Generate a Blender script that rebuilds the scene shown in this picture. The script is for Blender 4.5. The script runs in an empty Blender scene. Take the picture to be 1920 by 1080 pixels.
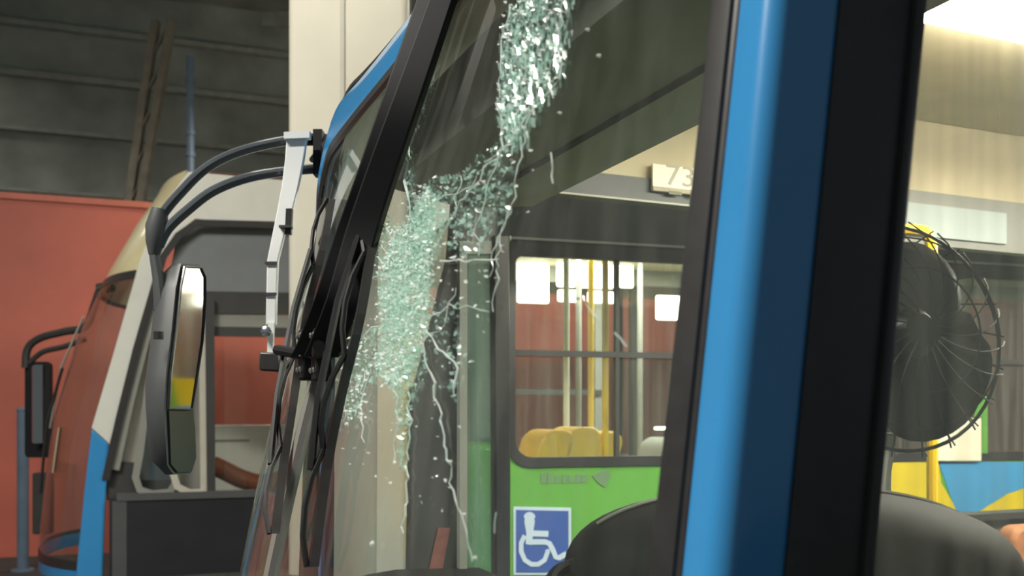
import bpy, bmesh, math, random
import numpy as np
from mathutils import Vector, Matrix

random.seed(7); rng = np.random.default_rng(7)
S = bpy.context.scene
COL = S.collection

# ------------------------------------------------------------------ camera, world, light, exposure
F, HY, CZ = 1800.0, 780.0, 1.55          # focal length in pixels, horizon row, camera height
cam = bpy.data.cameras.new('camera'); co = bpy.data.objects.new('camera', cam); COL.objects.link(co)
co.location = (0, 0, CZ); co.rotation_euler = (math.pi/2, 0, 0)
cam.sensor_width = 36; cam.lens = 36*F/1920; cam.shift_y = 240/1920
cam.clip_start = 0.02; cam.clip_end = 200
cam.dof.use_dof = True; cam.dof.focus_distance = 2.3; cam.dof.aperture_fstop = 3.8
S.camera = co
S.view_settings.view_transform = 'Standard'; S.view_settings.look = 'None'
S.view_settings.gamma = 1; S.view_settings.use_curve_mapping = False
S.view_settings.exposure = 0.12
S.cycles.transparent_max_bounces = 40
S.cycles.max_bounces = 10
wd = bpy.data.worlds.new('night'); S.world = wd; wd.use_nodes = True
wd.node_tree.nodes['Background'].inputs[0].default_value = (0.62, 0.72, 0.80, 1)
wd.node_tree.nodes['Background'].inputs[1].default_value = 0.19

def area(name, loc, size, size_y, energy, color=(1, .96, .88), target=None):
    l = bpy.data.lights.new(name, 'AREA'); l.shape = 'RECTANGLE'; l.size = size; l.size_y = size_y
    l.energy = energy; l.color = color
    o = bpy.data.objects.new(name, l); COL.objects.link(o); o.location = loc
    if target is not None:
        o.rotation_euler = (Vector(target) - Vector(loc)).to_track_quat('-Z', 'Y').to_euler()
    return o
# shed luminaires (housings further down); last two are added fill lights for dark walls
SHED_AND_FILL_LAMPS = [((-3.0, .6, 6.4), 340), ((-1.1, 4.4, 5.8), 45), ((-4.4, .3, 6.8), 560), ((1.9, 8.6, 5.6), 300), ((-9.2, 12.4, 6.6), 25), ((-1.65, 10.9, 5.4), 110)]
for i, (p, e) in enumerate(SHED_AND_FILL_LAMPS):
    area('shed_and_fill_light', p, 1.5, .35, e)

# ------------------------------------------------------------------ helpers
def lin(c):
    return tuple((x/255/12.92 if x/255 <= .04045 else ((x/255+.055)/1.055)**2.4) for x in c)
def W(px, py, Y):
    return Vector(((px-960)/F*Y, Y, CZ-(py-HY)/F*Y))

class PF:
    """vertical plane frame: V runs along it, N points inward/away, z up"""
    def __init__(s, ox, oy, dx, dy):
        l = math.hypot(dx, dy); dx /= l; dy /= l
        s.o = Vector((ox, oy, 0)); s.V = Vector((dx, dy, 0)); s.N = Vector((-dy, dx, 0))
    def P(s, v, n, z): return s.o + s.V*v + s.N*n + Vector((0, 0, z))
    def vz(s, px, py, n=0.0):
        k = (px-960)/F; o = s.o + s.N*n
        v = (k*o.y - o.x)/(s.V.x - k*s.V.y); Y = o.y + v*s.V.y
        return v, CZ-(py-HY)/F*Y
    def pt(s, px, py, n=0.0, extra=0.0):
        v, z = s.vz(px, py, n)
        return s.P(v, n+extra, z)

NB = PF(.268, 1.1, .92, .39)        # near bus: V to its rear, N across to its far side
GB = PF(-.189, 4.51, .96, .28)    # green bus
LB = PF(-2.90, 7.2, .93, .37)       # white bus

class MB:
    def __init__(s): s.v = []; s.f = []
    def add(s, vs, fs):
        b = len(s.v); s.v += [Vector(x) for x in vs]; s.f += [tuple(i+b for i in f) for f in fs]; return s
    def hexa(s, a, b):      # two quads
        return s.add(list(a)+list(b), [(3,2,1,0),(4,5,6,7),(0,1,5,4),(1,2,6,5),(2,3,7,6),(3,0,4,7)])
    def box(s, fr, v0, v1, n0, n1, z0, z1):
        q = lambda z: [fr.P(v0,n0,z), fr.P(v1,n0,z), fr.P(v1,n1,z), fr.P(v0,n1,z)]
        return s.hexa(q(z0), q(z1))
    def wbox(s, x0, x1, y0, y1, z0, z1):
        q = lambda z: [(x0,y0,z),(x1,y0,z),(x1,y1,z),(x0,y1,z)]
        return s.hexa(q(z0), q(z1))
    def prism(s, pts, d):
        n = len(pts); d = Vector(d); a = [Vector(p) for p in pts]; b = [p+d for p in a]
        return s.add(a+b, [tuple(range(n-1,-1,-1)), tuple(range(n,2*n))] + [(i,(i+1)%n,n+(i+1)%n,n+i) for i in range(n)])
    def grid(s, rows, closed=False):
        m = len(rows[0]); vs = [p for r in rows for p in r]; fs = []
        for i in range(len(rows)-1):
            for j in range(m if closed else m-1):
                k = (j+1) % m
                fs.append((i*m+j, i*m+k, (i+1)*m+k, (i+1)*m+j))
        return s.add(vs, fs)
    def tube(s, path, r, seg=8, cap=True, flat=None):
        path = [Vector(p) for p in path]; n = len(path)
        rs = r if isinstance(r, (list, tuple)) else [r]*n
        rows = []; up = None
        for i in range(n):
            t = (path[min(i+1,n-1)] - path[max(i-1,0)]).normalized()
            if up is None:
                up = Vector((0,0,1)) if abs(t.z) < .9 else Vector((0,1,0))
            x = t.cross(up).normalized(); y = x.cross(t).normalized(); up = y
            fx, fy = (1, 1) if flat is None else flat
            rows.append([path[i] + (x*math.cos(a)*fx + y*math.sin(a)*fy)*rs[i] for a in [2*math.pi*k/seg for k in range(seg)]])
        b = len(s.v); s.grid(rows, True)
        if cap:
            s.f.append(tuple(b+k for k in range(seg-1,-1,-1))); s.f.append(tuple(b+(n-1)*seg+k for k in range(seg)))
        return s
    def strip(s, path, side, up, w, h):
        """rectangular bar along path; side/up are vectors per whole path; w,h full sizes (h may be list for w)"""
        path = [Vector(p) for p in path]; n = len(path); ws = w if isinstance(w, (list,tuple)) else [w]*n
        side = Vector(side).normalized(); up = Vector(up).normalized()
        rows = [[p-side*a/2-up*h/2, p+side*a/2-up*h/2, p+side*a/2+up*h/2, p-side*a/2+up*h/2] for p, a in zip(path, ws)]
        b = len(s.v); s.grid(rows, True)
        s.f.append((b+3,b+2,b+1,b)); e = b+(n-1)*4; s.f.append((e,e+1,e+2,e+3)); return s
    def stroke(s, fr, pts, wpx, n0, th, py=None):
        """a flat ribbon drawn on a plane frame through the given picture points"""
        P = [Vector(fr.vz(x, y, n0)).to_2d() if False else Vector((*fr.vz(x, y, n0), 0)) for x, y in pts]
        k = 0.0
        for (x, y) in pts:
            o = fr.pt(x, y, n0); k += o.y/F
        w = wpx*k/len(pts)/2
        L = []; R = []
        for i in range(len(P)):
            t = (P[min(i+1,len(P)-1)] - P[max(i-1,0)]).normalized(); nrm = Vector((-t.y, t.x, 0))
            L.append(P[i]+nrm*w); R.append(P[i]-nrm*w)
        row = lambda n: None
        rows = [[fr.P(a.x, n0, a.y), fr.P(b.x, n0, b.y), fr.P(b.x, n0-th, b.y), fr.P(a.x, n0-th, a.y)] for a, b in zip(L, R)]
        b0 = len(s.v); s.grid(rows, True)
        s.f.append((b0+3,b0+2,b0+1,b0)); e = b0+(len(rows)-1)*4; s.f.append((e,e+1,e+2,e+3)); return s
    def ppoly(s, fr, pts, n0, th):
        return s.prism([fr.pt(x, y, n0) for x, y in pts], fr.N*th)
    def lathe(s, c, axis, prof, seg=24, cap=True):
        axis = Vector(axis).normalized(); x = axis.orthogonal().normalized(); y = axis.cross(x)
        rows = [[Vector(c)+axis*h+(x*math.cos(a)+y*math.sin(a))*r for a in [2*math.pi*k/seg for k in range(seg)]] for r, h in prof]
        b = len(s.v); s.grid(rows, True)
        if cap:
            s.f.append(tuple(b+k for k in range(seg-1,-1,-1))); e = b+(len(rows)-1)*seg; s.f.append(tuple(e+k for k in range(seg)))
        return s
    def build(s, name, mat, parent=None, smooth=35, bevel=0, label=None, recalc=True, kind=None):
        c = Vector((0,0,0))
        if s.v:
            lo = Vector([min(p[i] for p in s.v) for i in range(3)]); hi = Vector([max(p[i] for p in s.v) for i in range(3)])
            c = (lo+hi)/2
        me = bpy.data.meshes.new(name); me.from_pydata([p-c for p in s.v], [], s.f); 
        if recalc:
            bm = bmesh.new(); bm.from_mesh(me); bmesh.ops.recalc_face_normals(bm, faces=bm.faces); bm.to_mesh(me); bm.free()
        me.materials.append(M[mat]); me.update()
        if smooth:
            me.shade_smooth(); me.set_sharp_from_angle(angle=math.radians(smooth))
        o = bpy.data.objects.new(name, me); COL.objects.link(o); o.location = c
        if parent is not None:
            o.parent = parent; o.matrix_parent_inverse = Matrix.Translation(-Vector(parent['wloc']))
        o['wloc'] = tuple(c)
        if bevel:
            b = o.modifiers.new('bevel', 'BEVEL'); b.width = bevel; b.segments = 2; b.limit_method = 'ANGLE'; b.angle_limit = math.radians(40)
        if label: o['label'] = label
        if kind: o['kind'] = kind
        return o

def root(name, loc, label, cat, group=None):
    o = bpy.data.objects.new(name, None); COL.objects.link(o); o.location = loc; o['wloc'] = tuple(loc)
    o.empty_display_size = .2
    o['label'] = label; o['category'] = cat
    if group: o['group'] = group
    return o
def tag(o, label, cat=None, group=None, kind=None):
    o['label'] = label
    if cat: o['category'] = cat
    if group: o['group'] = group
    if kind: o['kind'] = kind
    return o

def catmull(pts, sub=6):
    pts = [Vector(p) for p in pts]; out = []
    for i in range(len(pts)-1):
        p0 = pts[max(i-1,0)]; p1 = pts[i]; p2 = pts[i+1]; p3 = pts[min(i+2,len(pts)-1)]
        for k in range(sub):
            t = k/sub
            out.append(.5*((2*p1)+(p2-p0)*t+(2*p0-5*p1+4*p2-p3)*t*t+(3*p1-p0-3*p2+p3)*t**3))
    out.append(pts[-1]); return out
def rounded(v0, v1, z0, z1, r, seg=6):
    """rounded rectangle loop in (v,z); r = (bl, br, tr, tl)"""
    out = []
    for (cx, cz, rr, a0) in ((v0+r[0], z0+r[0], r[0], 180), (v1-r[1], z0+r[1], r[1], 270), (v1-r[2], z1-r[2], r[2], 0), (v0+r[3], z1-r[3], r[3], 90)):
        for k in range(seg+1):
            a = math.radians(a0+90*k/seg); out.append((cx+rr*math.cos(a), cz+rr*math.sin(a)))
    return out
def ring_between(fr, A, B, n0, n1):
    """solid ring between two loops of equal length on a plane frame"""
    m = MB(); N = len(A)
    rows = [[fr.P(v, n0, z) for v, z in A], [fr.P(v, n0, z) for v, z in B], [fr.P(v, n1, z) for v, z in B], [fr.P(v, n1, z) for v, z in A]]
    rows.append(rows[0]); m.grid(rows, True); return m
def rect_around(loop, v0, v1, z0, z1):
    cx = sum(p[0] for p in loop)/len(loop); cz = sum(p[1] for p in loop)/len(loop); out = []
    for v, z in loop:
        dx, dz = v-cx, z-cz; t = 1e9
        if dx > 1e-9: t = min(t, (v1-cx)/dx)
        if dx < -1e-9: t = min(t, (v0-cx)/dx)
        if dz > 1e-9: t = min(t, (z1-cz)/dz)
        if dz < -1e-9: t = min(t, (z0-cz)/dz)
        out.append([cx+dx*t, cz+dz*t])
    for c in ((v0,z0),(v1,z0),(v1,z1),(v0,z1)):
        i = min(range(len(out)), key=lambda k: (out[k][0]-c[0])**2+(out[k][1]-c[1])**2); out[i] = list(c)
    return [tuple(p) for p in out]

# ------------------------------------------------------------------ materials
M = {}
def mat(name, rgb, rough=.5, metal=0, spec=.5, var=.08, scale=6, bump=0, coat=0, stretch=(1,1,1)):
    m = bpy.data.materials.new(name); m.use_nodes = True; nt = m.node_tree; b = nt.nodes['Principled BSDF']
    c = lin(rgb)
    tc = nt.nodes.new('ShaderNodeTexCoord'); mp = nt.nodes.new('ShaderNodeMapping'); mp.inputs['Scale'].default_value = stretch
    nz = nt.nodes.new('ShaderNodeTexNoise'); nz.inputs['Scale'].default_value = scale; nz.inputs['Detail'].default_value = 5
    nt.links.new(tc.outputs['Object'], mp.inputs[0]); nt.links.new(mp.outputs[0], nz.inputs['Vector'])
    r = nt.nodes.new('ShaderNodeValToRGB'); r.color_ramp.elements[0].position = .3; r.color_ramp.elements[1].position = .7
    r.color_ramp.elements[0].color = (*[x*(1-var) for x in c], 1); r.color_ramp.elements[1].color = (*[min(1, x*(1+var)) for x in c], 1)
    nt.links.new(nz.outputs['Fac'], r.inputs[0]); nt.links.new(r.outputs[0], b.inputs['Base Color'])
    b.inputs['Roughness'].default_value = rough; b.inputs['Metallic'].default_value = metal
    b.inputs['Specular IOR Level'].default_value = spec; b.inputs['Coat Weight'].default_value = coat
    b.inputs['Coat Roughness'].default_value = .08
    if bump:
        bp = nt.nodes.new('ShaderNodeBump'); bp.inputs['Strength'].default_value = bump; bp.inputs['Distance'].default_value = .01
        nt.links.new(nz.outputs['Fac'], bp.inputs['Height']); nt.links.new(bp.outputs[0], b.inputs['Normal'])
    M[name] = m; return m
def emit(name, rgb, s):
    m = bpy.data.materials.new(name); m.use_nodes = True; nt = m.node_tree; b = nt.nodes['Principled BSDF']
    b.inputs['Base Color'].default_value = (.8,.8,.8,1)
    b.inputs['Emission Color'].default_value = (*lin(rgb), 1); b.inputs['Emission Strength'].default_value = s; M[name] = m
def glass(name, tint, dirt_haze=.03, dirt_haze_rgb=(190,195,185), refl=1.0, rough=.02, ior=1.45, stretch=(9,9,.5)):  # streaky film: grime plus a painted milky haze that washes out the view
    m = bpy.data.materials.new(name); m.use_nodes = True; nt = m.node_tree; nt.nodes.clear()
    o = nt.nodes.new('ShaderNodeOutputMaterial'); tr = nt.nodes.new('ShaderNodeBsdfTransparent'); tr.inputs[0].default_value = (*tint, 1)
    gl = nt.nodes.new('ShaderNodeBsdfGlossy'); gl.inputs['Roughness'].default_value = rough
    fr = nt.nodes.new('ShaderNodeFresnel'); ge = nt.nodes.new('ShaderNodeNewGeometry'); ir = nt.nodes.new('ShaderNodeMapRange')
    ir.inputs[3].default_value = ior; ir.inputs[4].default_value = 1/ior     # both faces of the thin sheet reflect alike
    nt.links.new(ge.outputs['Backfacing'], ir.inputs[0]); nt.links.new(ir.outputs[0], fr.inputs[0])
    mu = nt.nodes.new('ShaderNodeMath'); mu.operation = 'MULTIPLY'; mu.inputs[1].default_value = refl
    df = nt.nodes.new('ShaderNodeBsdfDiffuse'); df.inputs[0].default_value = (*lin(dirt_haze_rgb), 1)
    tl = nt.nodes.new('ShaderNodeBsdfTranslucent'); tl.inputs[0].default_value = (*lin(dirt_haze_rgb), 1)
    dm = nt.nodes.new('ShaderNodeMixShader'); dm.inputs[0].default_value = .5
    tc = nt.nodes.new('ShaderNodeTexCoord'); mp = nt.nodes.new('ShaderNodeMapping'); mp.inputs['Scale'].default_value = stretch
    nz = nt.nodes.new('ShaderNodeTexNoise'); nz.inputs['Scale'].default_value = 3; nz.inputs['Detail'].default_value = 6
    mr = nt.nodes.new('ShaderNodeMapRange'); mr.inputs[1].default_value = .35; mr.inputs[2].default_value = .8; mr.inputs[3].default_value = dirt_haze*.4; mr.inputs[4].default_value = dirt_haze*2.2
    m1 = nt.nodes.new('ShaderNodeMixShader'); m2 = nt.nodes.new('ShaderNodeMixShader'); l = nt.links.new
    l(tc.outputs['Object'], mp.inputs[0]); l(mp.outputs[0], nz.inputs['Vector']); l(nz.outputs['Fac'], mr.inputs[0])
    l(fr.outputs[0], mu.inputs[0]); l(mu.outputs[0], m1.inputs[0]); l(tr.outputs[0], m1.inputs[1]); l(gl.outputs[0], m1.inputs[2])
    l(df.outputs[0], dm.inputs[1]); l(tl.outputs[0], dm.inputs[2])
    l(mr.outputs[0], m2.inputs[0]); l(m1.outputs[0], m2.inputs[1]); l(dm.outputs[0], m2.inputs[2]); l(m2.outputs[0], o.inputs[0]); M[name] = m
def shard_mat(name, rgb, lo, hi):
    m = bpy.data.materials.new(name); m.use_nodes = True; nt = m.node_tree; nt.nodes.clear(); l = nt.links.new
    o = nt.nodes.new('ShaderNodeOutputMaterial'); tr = nt.nodes.new('ShaderNodeBsdfTransparent'); tr.inputs[0].default_value = (.80,.90,.86,1)
    df = nt.nodes.new('ShaderNodeBsdfDiffuse'); df.inputs[0].default_value = (*lin(rgb),1)
    tl = nt.nodes.new('ShaderNodeBsdfTranslucent'); tl.inputs[0].default_value = (*lin(rgb),1)
    gl = nt.nodes.new('ShaderNodeBsdfGlossy'); gl.inputs['Roughness'].default_value = .12
    a = nt.nodes.new('ShaderNodeMixShader'); a.inputs[0].default_value = .45; b = nt.nodes.new('ShaderNodeMixShader'); b.inputs[0].default_value = .3
    g = nt.nodes.new('ShaderNodeNewGeometry'); pw = nt.nodes.new('ShaderNodeMath'); pw.operation = 'POWER'; pw.inputs[1].default_value = 2.2
    mr = nt.nodes.new('ShaderNodeMapRange'); mr.inputs[3].default_value = lo; mr.inputs[4].default_value = hi
    c = nt.nodes.new('ShaderNodeMixShader')
    l(df.outputs[0], a.inputs[1]); l(tl.outputs[0], a.inputs[2]); l(a.outputs[0], b.inputs[1]); l(gl.outputs[0], b.inputs[2])
    l(g.outputs['Random Per Island'], pw.inputs[0]); l(pw.outputs[0], mr.inputs[0]); l(mr.outputs[0], c.inputs[0]); l(tr.outputs[0], c.inputs[1]); l(b.outputs[0], c.inputs[2]); l(c.outputs[0], o.inputs[0]); M[name] = m

mat('concrete_floor', (54,54,52), .8, var=.2, scale=2, bump=.2)
mat('red_paint', (192,100,80), .55, var=.12, scale=1.2, bump=.05)
mat('red_cap', (200,112,88), .55)
mat('dark_roof', (160,168,158), .8, var=.25, scale=1.5)
mat('steel_beam', (168,174,164), .7, var=.15)
mat('brown_steel', (132,126,112), .7, var=.2)
mat('blue_steel', (96,114,132), .5, var=.1)
mat('cream_column', (200,195,178), .75, var=.06, scale=2, bump=.1)
mat('maroon_base', (104,66,58), .7, var=.15)
mat('white_paint', (208,208,198), .3, var=.03, coat=.4)
mat('cream_paint', (216,204,158), .35, var=.05, coat=.3)
mat('blue_paint', (50,132,188), .28, var=.03, coat=.6)
mat('green_paint', (98,160,62), .35, var=.05, coat=.3)
mat('yellow_paint', (214,190,40), .35, var=.05, coat=.3)
mat('sky_paint', (70,150,200), .35, var=.04, coat=.3)
mat('black_rubber', (48,46,45), .36, var=.15, scale=30)
mat('black_plastic', (24,24,26), .55, 0, .25, var=.1, scale=20)
mat('dark_body', (38,38,42), .4, var=.1)
mat('grey_plastic', (72,74,74), .5, var=.08)
mat('grey_trim', (128,128,120), .5, var=.06)
mat('light_trim', (178,174,160), .5, var=.05)
mat('blind_grey', (112,116,118), .6, var=.06)
mat('dark_trim', (52,52,50), .55, var=.1)
mat('brown_trim', (150,86,56), .6, var=.15)
mat('beige_panel', (206,192,160), .55, var=.05)
mat('beige_dim', (168,156,132), .55, var=.08)
mat('ceiling_grey', (140,137,126), .6, var=.08)
mat('silver', (226,228,226), .3, metal=.1, var=.04)
mat('tube_grey', (92,96,100), .16, metal=.3, var=.06)
mat('mirror_glass', (205,198,194), .08, metal=1, var=.02)
mat('mullion_grey', (120,118,112), .45, var=.08, stretch=(1,1,.1))
mat('yellow_pole', (232,190,30), .3, var=.04, coat=.4)
mat('yellow_seat', (214,168,32), .4, var=.1)
mat('sign_blue', (58,88,158), .5, var=.05, scale=12)
mat('sign_white', (190,206,222), .5, var=.04)
mat('notice_pale', (158,168,164), .5, var=.03)
mat('plate_white', (240,234,208), .5, var=.03)
mat('faded_ink', (176,166,150), .6)
mat('dark_ink', (120,116,92), .6)
mat('badge_grey', (118,146,108), .4, metal=.3)
mat('red_sticker', (120,72,64), .5, var=.25, scale=25)
mat('fan_black', (17,17,19), .38, var=.1)
mat('fan_grey', (40,42,44), .35, var=.1)
mat('wire_black', (26,28,26), .6)
mat('dash_black', (20,19,18), .7, 0, .15, var=.12, scale=14, bump=.05)
mat('bolt_silver', (215,220,220), .2, metal=1)
mat('seat_brown', (150,100,66), .75, var=.2, scale=18)
mat('floor_grey', (86,84,80), .8, var=.2)
glass('windshield_glass', (.88,.93,.90), .045)
glass('bus_glass', (.90,.93,.91), .06)
glass('side_glass', (.95,.96,.95), .09)
glass('clear_glass', (.96,.97,.96), .012)
glass('door_glass', (.58,.70,.64), .24, dirt_haze_rgb=(170,190,180))
shard_mat('crazed_glass', (198,232,220), .08, .75)
shard_mat('crazed_dense', (220,242,234), .22, .9)
shard_mat('sparkle', (250,255,250), .9, 1.0)
shard_mat('crack_line', (242,250,246), .8, 1.0)
emit('tube_light', (255,250,232), 9)
emit('ceiling_lamp', (255,250,232), 48)
emit('bus_lamp', (255,252,226), 6)

# ================================================================== THE SETTING
WR = PF(-5.6, 10.5, .94, .34)      # red rear wall line
m = MB().wbox(-14, 16, -6, 24, -.1, 0); fl = m.build('floor', 'concrete_floor', smooth=0); tag(fl, 'grey concrete depot floor', kind='structure')
m = MB().box(WR, -6, 16, 0, .2, 0, 3.93); wr = m.build('wall_back', 'red_paint', smooth=0); tag(wr, 'red painted rear wall of the depot', kind='structure')
MB().box(WR, -6, 16, -.03, .23, 3.93, 4.0).build('wall_cap', 'red_cap', wr, smooth=0)
# dark shed above and behind the red wall
WD = PF(-6.5, 14.5, .94, .34)
m = MB().box(WD, -8, 18, 0, .2, 0, 8.2); wdk = m.build('wall_far', 'dark_roof', smooth=0); tag(wdk, 'dark sheet wall far behind the red wall', kind='structure')
for z, t in ((4.85,.05),(5.75,.06),(6.55,.09),(7.3,.08)):
    MB().box(WD, -8, 18, -.14, 0, z, z+t).build('girt', 'steel_beam', wdk, smooth=0)
m = MB().hexa([(-14,-2,6.9),(16,-2,6.9),(16,24,8.6),(-14,24,8.6)], [(-14,-2,7.0),(16,-2,7.0),(16,24,8.7),(-14,24,8.7)])
cl = m.build('ceiling', 'dark_roof', smooth=0); tag(cl, 'dark corrugated roof of the depot', kind='structure')
for k in range(9):
    y = 1+2.4*k; z = 6.9+(y+2)/26*1.7
    MB().wbox(-14, 16, y, y+.14, z-.22, z).build('purlin', 'steel_beam', cl, smooth=0)
# leaning steel stanchion and its brace, blue downpipe, thin conduit
m = MB()
for (a, b) in (((322,40),(262,390)),((292,40),(240,390))):
    m.strip([W(a[0],a[1],12.2), W(b[0],b[1],12.2)], (1,0,0), (0,1,0), .09, .12)
for k in range(5):
    f0, f1 = k/5, (k+1)/5
    a = W(322-60*f0, 40+350*f0, 12.2); b = W(292-52*f1, 40+350*f1, 12.2); m.strip([a, b], (0,0,1), (0,1,0), .05, .06)
st = m.build('roof_stanchion', 'brown_steel', smooth=0); tag(st, 'leaning brown steel lattice stanchion above the red wall', 'stanchion')
r_ = root('blue_downpipe', W(357,312,11.9), 'slim blue grey vertical pipe rising behind the white bus roof', 'pipe')
MB().tube([W(357,106,11.9), W(357,420,11.9)], .05, 10).build('pipe', 'blue_steel', r_)
for y in (150, 250, 290):
    MB().tube([W(357,y-4,11.9), W(357,y+4,11.9)], .065, 10).build('clamp', 'blue_steel', r_)
# concrete column with dark red base
CP = PF((540-960)/F*5.6, 5.6, .995, .1)
c = rounded(0, .70, 0, .62, (.05,.05,.05,.05), 4)
def colring(z): return [CP.P(v, n, z) for v, n in c]
mc = MB().grid([colring(.62), colring(7.4)], True); oc = mc.build('column', 'cream_column'); tag(oc, 'thick cream concrete roof column with rounded edges', kind='structure')
MB().grid([[CP.P((v-.35)*1.02+.35, (n-.31)*1.02+.31, z) for v, n in c] for z in (0,.62)], True).build('painted_base', 'maroon_base', oc, label='dark red painted column base')
MB().box(CP, .30, .325, -.012, 0, .62, 7.4).build('column_seam', 'light_trim', oc, smooth=0)  # narrow raised strip, slightly darker than the column
# blue bollard post at the left
p = root('steel_post', W(43,1046,9.6), 'blue grey steel post in front of red wall at far left', 'post')
MB().tube([(W(43,0,9.6).x, 9.6, 0), (W(43,0,9.6).x, 9.6, 1.60)], .055, 14).build('shaft', 'blue_steel', p)
MB().lathe((W(43,0,9.6).x, 9.6, 1.60), (0,0,1), [(.062,0),(.062,.02),(.03,.04)], 14).build('cap', 'blue_steel', p)
MB().lathe((W(43,0,9.6).x, 9.6, 0), (0,0,1), [(.11,0),(.11,.02)], 14).build('base_plate', 'blue_steel', p)
# the shed's luminaires and the two added fill lamps
wh = ['above the windshield of the near bus', 'above the cream column', 'highest over the yard before the white bus', 'above the green bus', 'added as fill behind the red wall at far left', 'added as fill between the white bus and the red wall']
for i, (pz, e) in enumerate(SHED_AND_FILL_LAMPS):
    r_ = root('shed_and_fill_luminaire', pz, 'hanging fluorescent luminaire ' + wh[i], 'lamp', 'shed luminaires')
    x, y, z = pz
    MB().add([(x-.8,y-.2,z+.03),(x+.8,y-.2,z+.03),(x+.8,y+.2,z+.03),(x-.8,y+.2,z+.03),(x-.75,y-.1,z+.13),(x+.75,y-.1,z+.13),(x+.75,y+.1,z+.13),(x-.75,y+.1,z+.13)],
             [(4,5,6,7),(0,1,5,4),(1,2,6,5),(2,3,7,6),(3,0,4,7)]).build('housing', 'white_paint', r_, smooth=0)
    for s in (-.1, .1): MB().tube([(x-.74,y+s,z+.05),(x+.74,y+s,z+.05)], .016, 8).build('tube', 'tube_light', r_)
    for s in (-.5, .5): MB().tube([(x+s,y,z+.13),(x+s,y,6.9+(y+2)/26*1.7)], .006, 6).build('hanger', 'steel_beam', r_)

# ================================================================== NEAR BUS
nb = root('city_bus', NB.P(.6, 1.2, 0), 'blue city bus in the foreground with a shattered windshield', 'bus')
UW = 2.4
def c_(z, u=0.0): return -.12*(z-1.71)*np.where(np.asarray(u) < 1.2, 1.0, .05)
def m_(z): return .194-.28*(z-1.835)-.06*(z-1.835)**2
def fwd(u, z):
    t = (u-1.2)/np.where(np.asarray(u) < 1.2, 1.11, 1.15); t = np.clip(t, -1.0, 1.06)
    return c_(z, u)+(m_(z)-c_(z, u))*(1-np.abs(t)**4)
def SP(u, z, h=0.0):           # point on the windshield, h metres in front of it
    return NB.P(-(float(fwd(u, z))+h), u, z)
def ztop(u):
    t = abs((u-1.2)/1.15); return 2.385-.26*max(0, (t-.78)/.22)**2
def surf_np(px, py, h=0.0):    # picture point -> (u, z) on the glass, vectorised bisection
    px = np.asarray(px, float); py = np.asarray(py, float)
    lo = np.full(px.shape, .02); hi = np.full(px.shape, 1.75); z = np.full(px.shape, 1.8)
    o, V, N = NB.o, NB.V, NB.N
    for _ in range(34):
        u = (lo+hi)/2
        for _k in range(3):
            v = -(fwd(u, z)+h); Y = o.y+V.y*v+N.y*u; z = CZ-(py-HY)/F*Y
        v = -(fwd(u, z)+h); X = o.x+V.x*v+N.x*u; Y = o.y+V.y*v+N.y*u
        q = 960+F*X/Y > px
        lo = np.where(q, u, lo); hi = np.where(q, hi, u)
    return u, z
def SX(px, py, h=0.0):
    u, z = surf_np([px], [py], h); return SP(float(u[0]), float(z[0]), h)

# --- windshield panes
ZB = .95
def pane(u0, u1, h0=0.0, h1=-.006, nu=22, nz=22):
    rows = []
    for i in range(nu+1):
        u = u0+(u1-u0)*i/nu; zt = ztop(u)
        rows.append([SP(u, ZB+(zt-ZB)*j/nz, h0) for j in range(nz+1)])
    m = MB().grid(rows); return m
wn = pane(.105, 1.2).build('windshield_pane', 'windshield_glass', nb, recalc=False, label='cracked near half of the windshield')
wf = pane(1.2, 2.295).build('windshield_pane', 'windshield_glass', nb, recalc=False, label='far half of the windshield')
# --- mullion
zz = [ZB+(2.40-ZB)*k/20 for k in range(21)]
m = MB(); rows = []
for z in zz:
    rows.append([SP(1.2-.030, z, -.01), SP(1.2-.026, z, .012), SP(1.2, z, .016), SP(1.2+.026, z, .012), SP(1.2+.030, z, -.01)])
m.grid(rows).build('windshield_mullion', 'mullion_grey', nb)
# --- rubber gasket round the windshield (near side, top, far side)
path = []
for k in range(16): path.append((.09, ZB+(ztop(.09)-ZB)*k/16))
for k in range(61):
    u = .09+(2.31-.09)*k/60; path.append((u, ztop(u)+.012))
for k in range(15, -1, -1): path.append((2.31, ZB+(ztop(2.31)-ZB)*k/16))
m = MB(); rows = []
for i, (u, z) in enumerate(path):
    a = path[max(i-1,0)]; b = path[min(i+1,len(path)-1)]
    du, dz = b[0]-a[0], b[1]-a[1]; l = math.hypot(du, dz) or 1; nu_, nz_ = -dz/l, du/l
    r = .018 if u < .2 else .026
    rows.append([SP(u-nu_*r, z-nz_*r, .004), SP(u-nu_*r*.6, z-nz_*r*.6, .008 if u < .2 else .014), SP(u+nu_*r*.7, z+nz_*r*.7, .008 if u < .2 else .014), SP(u+nu_*r, z+nz_*r, -.01)])
m.grid(rows).build('windshield_gasket', 'black_rubber', nb)
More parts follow.
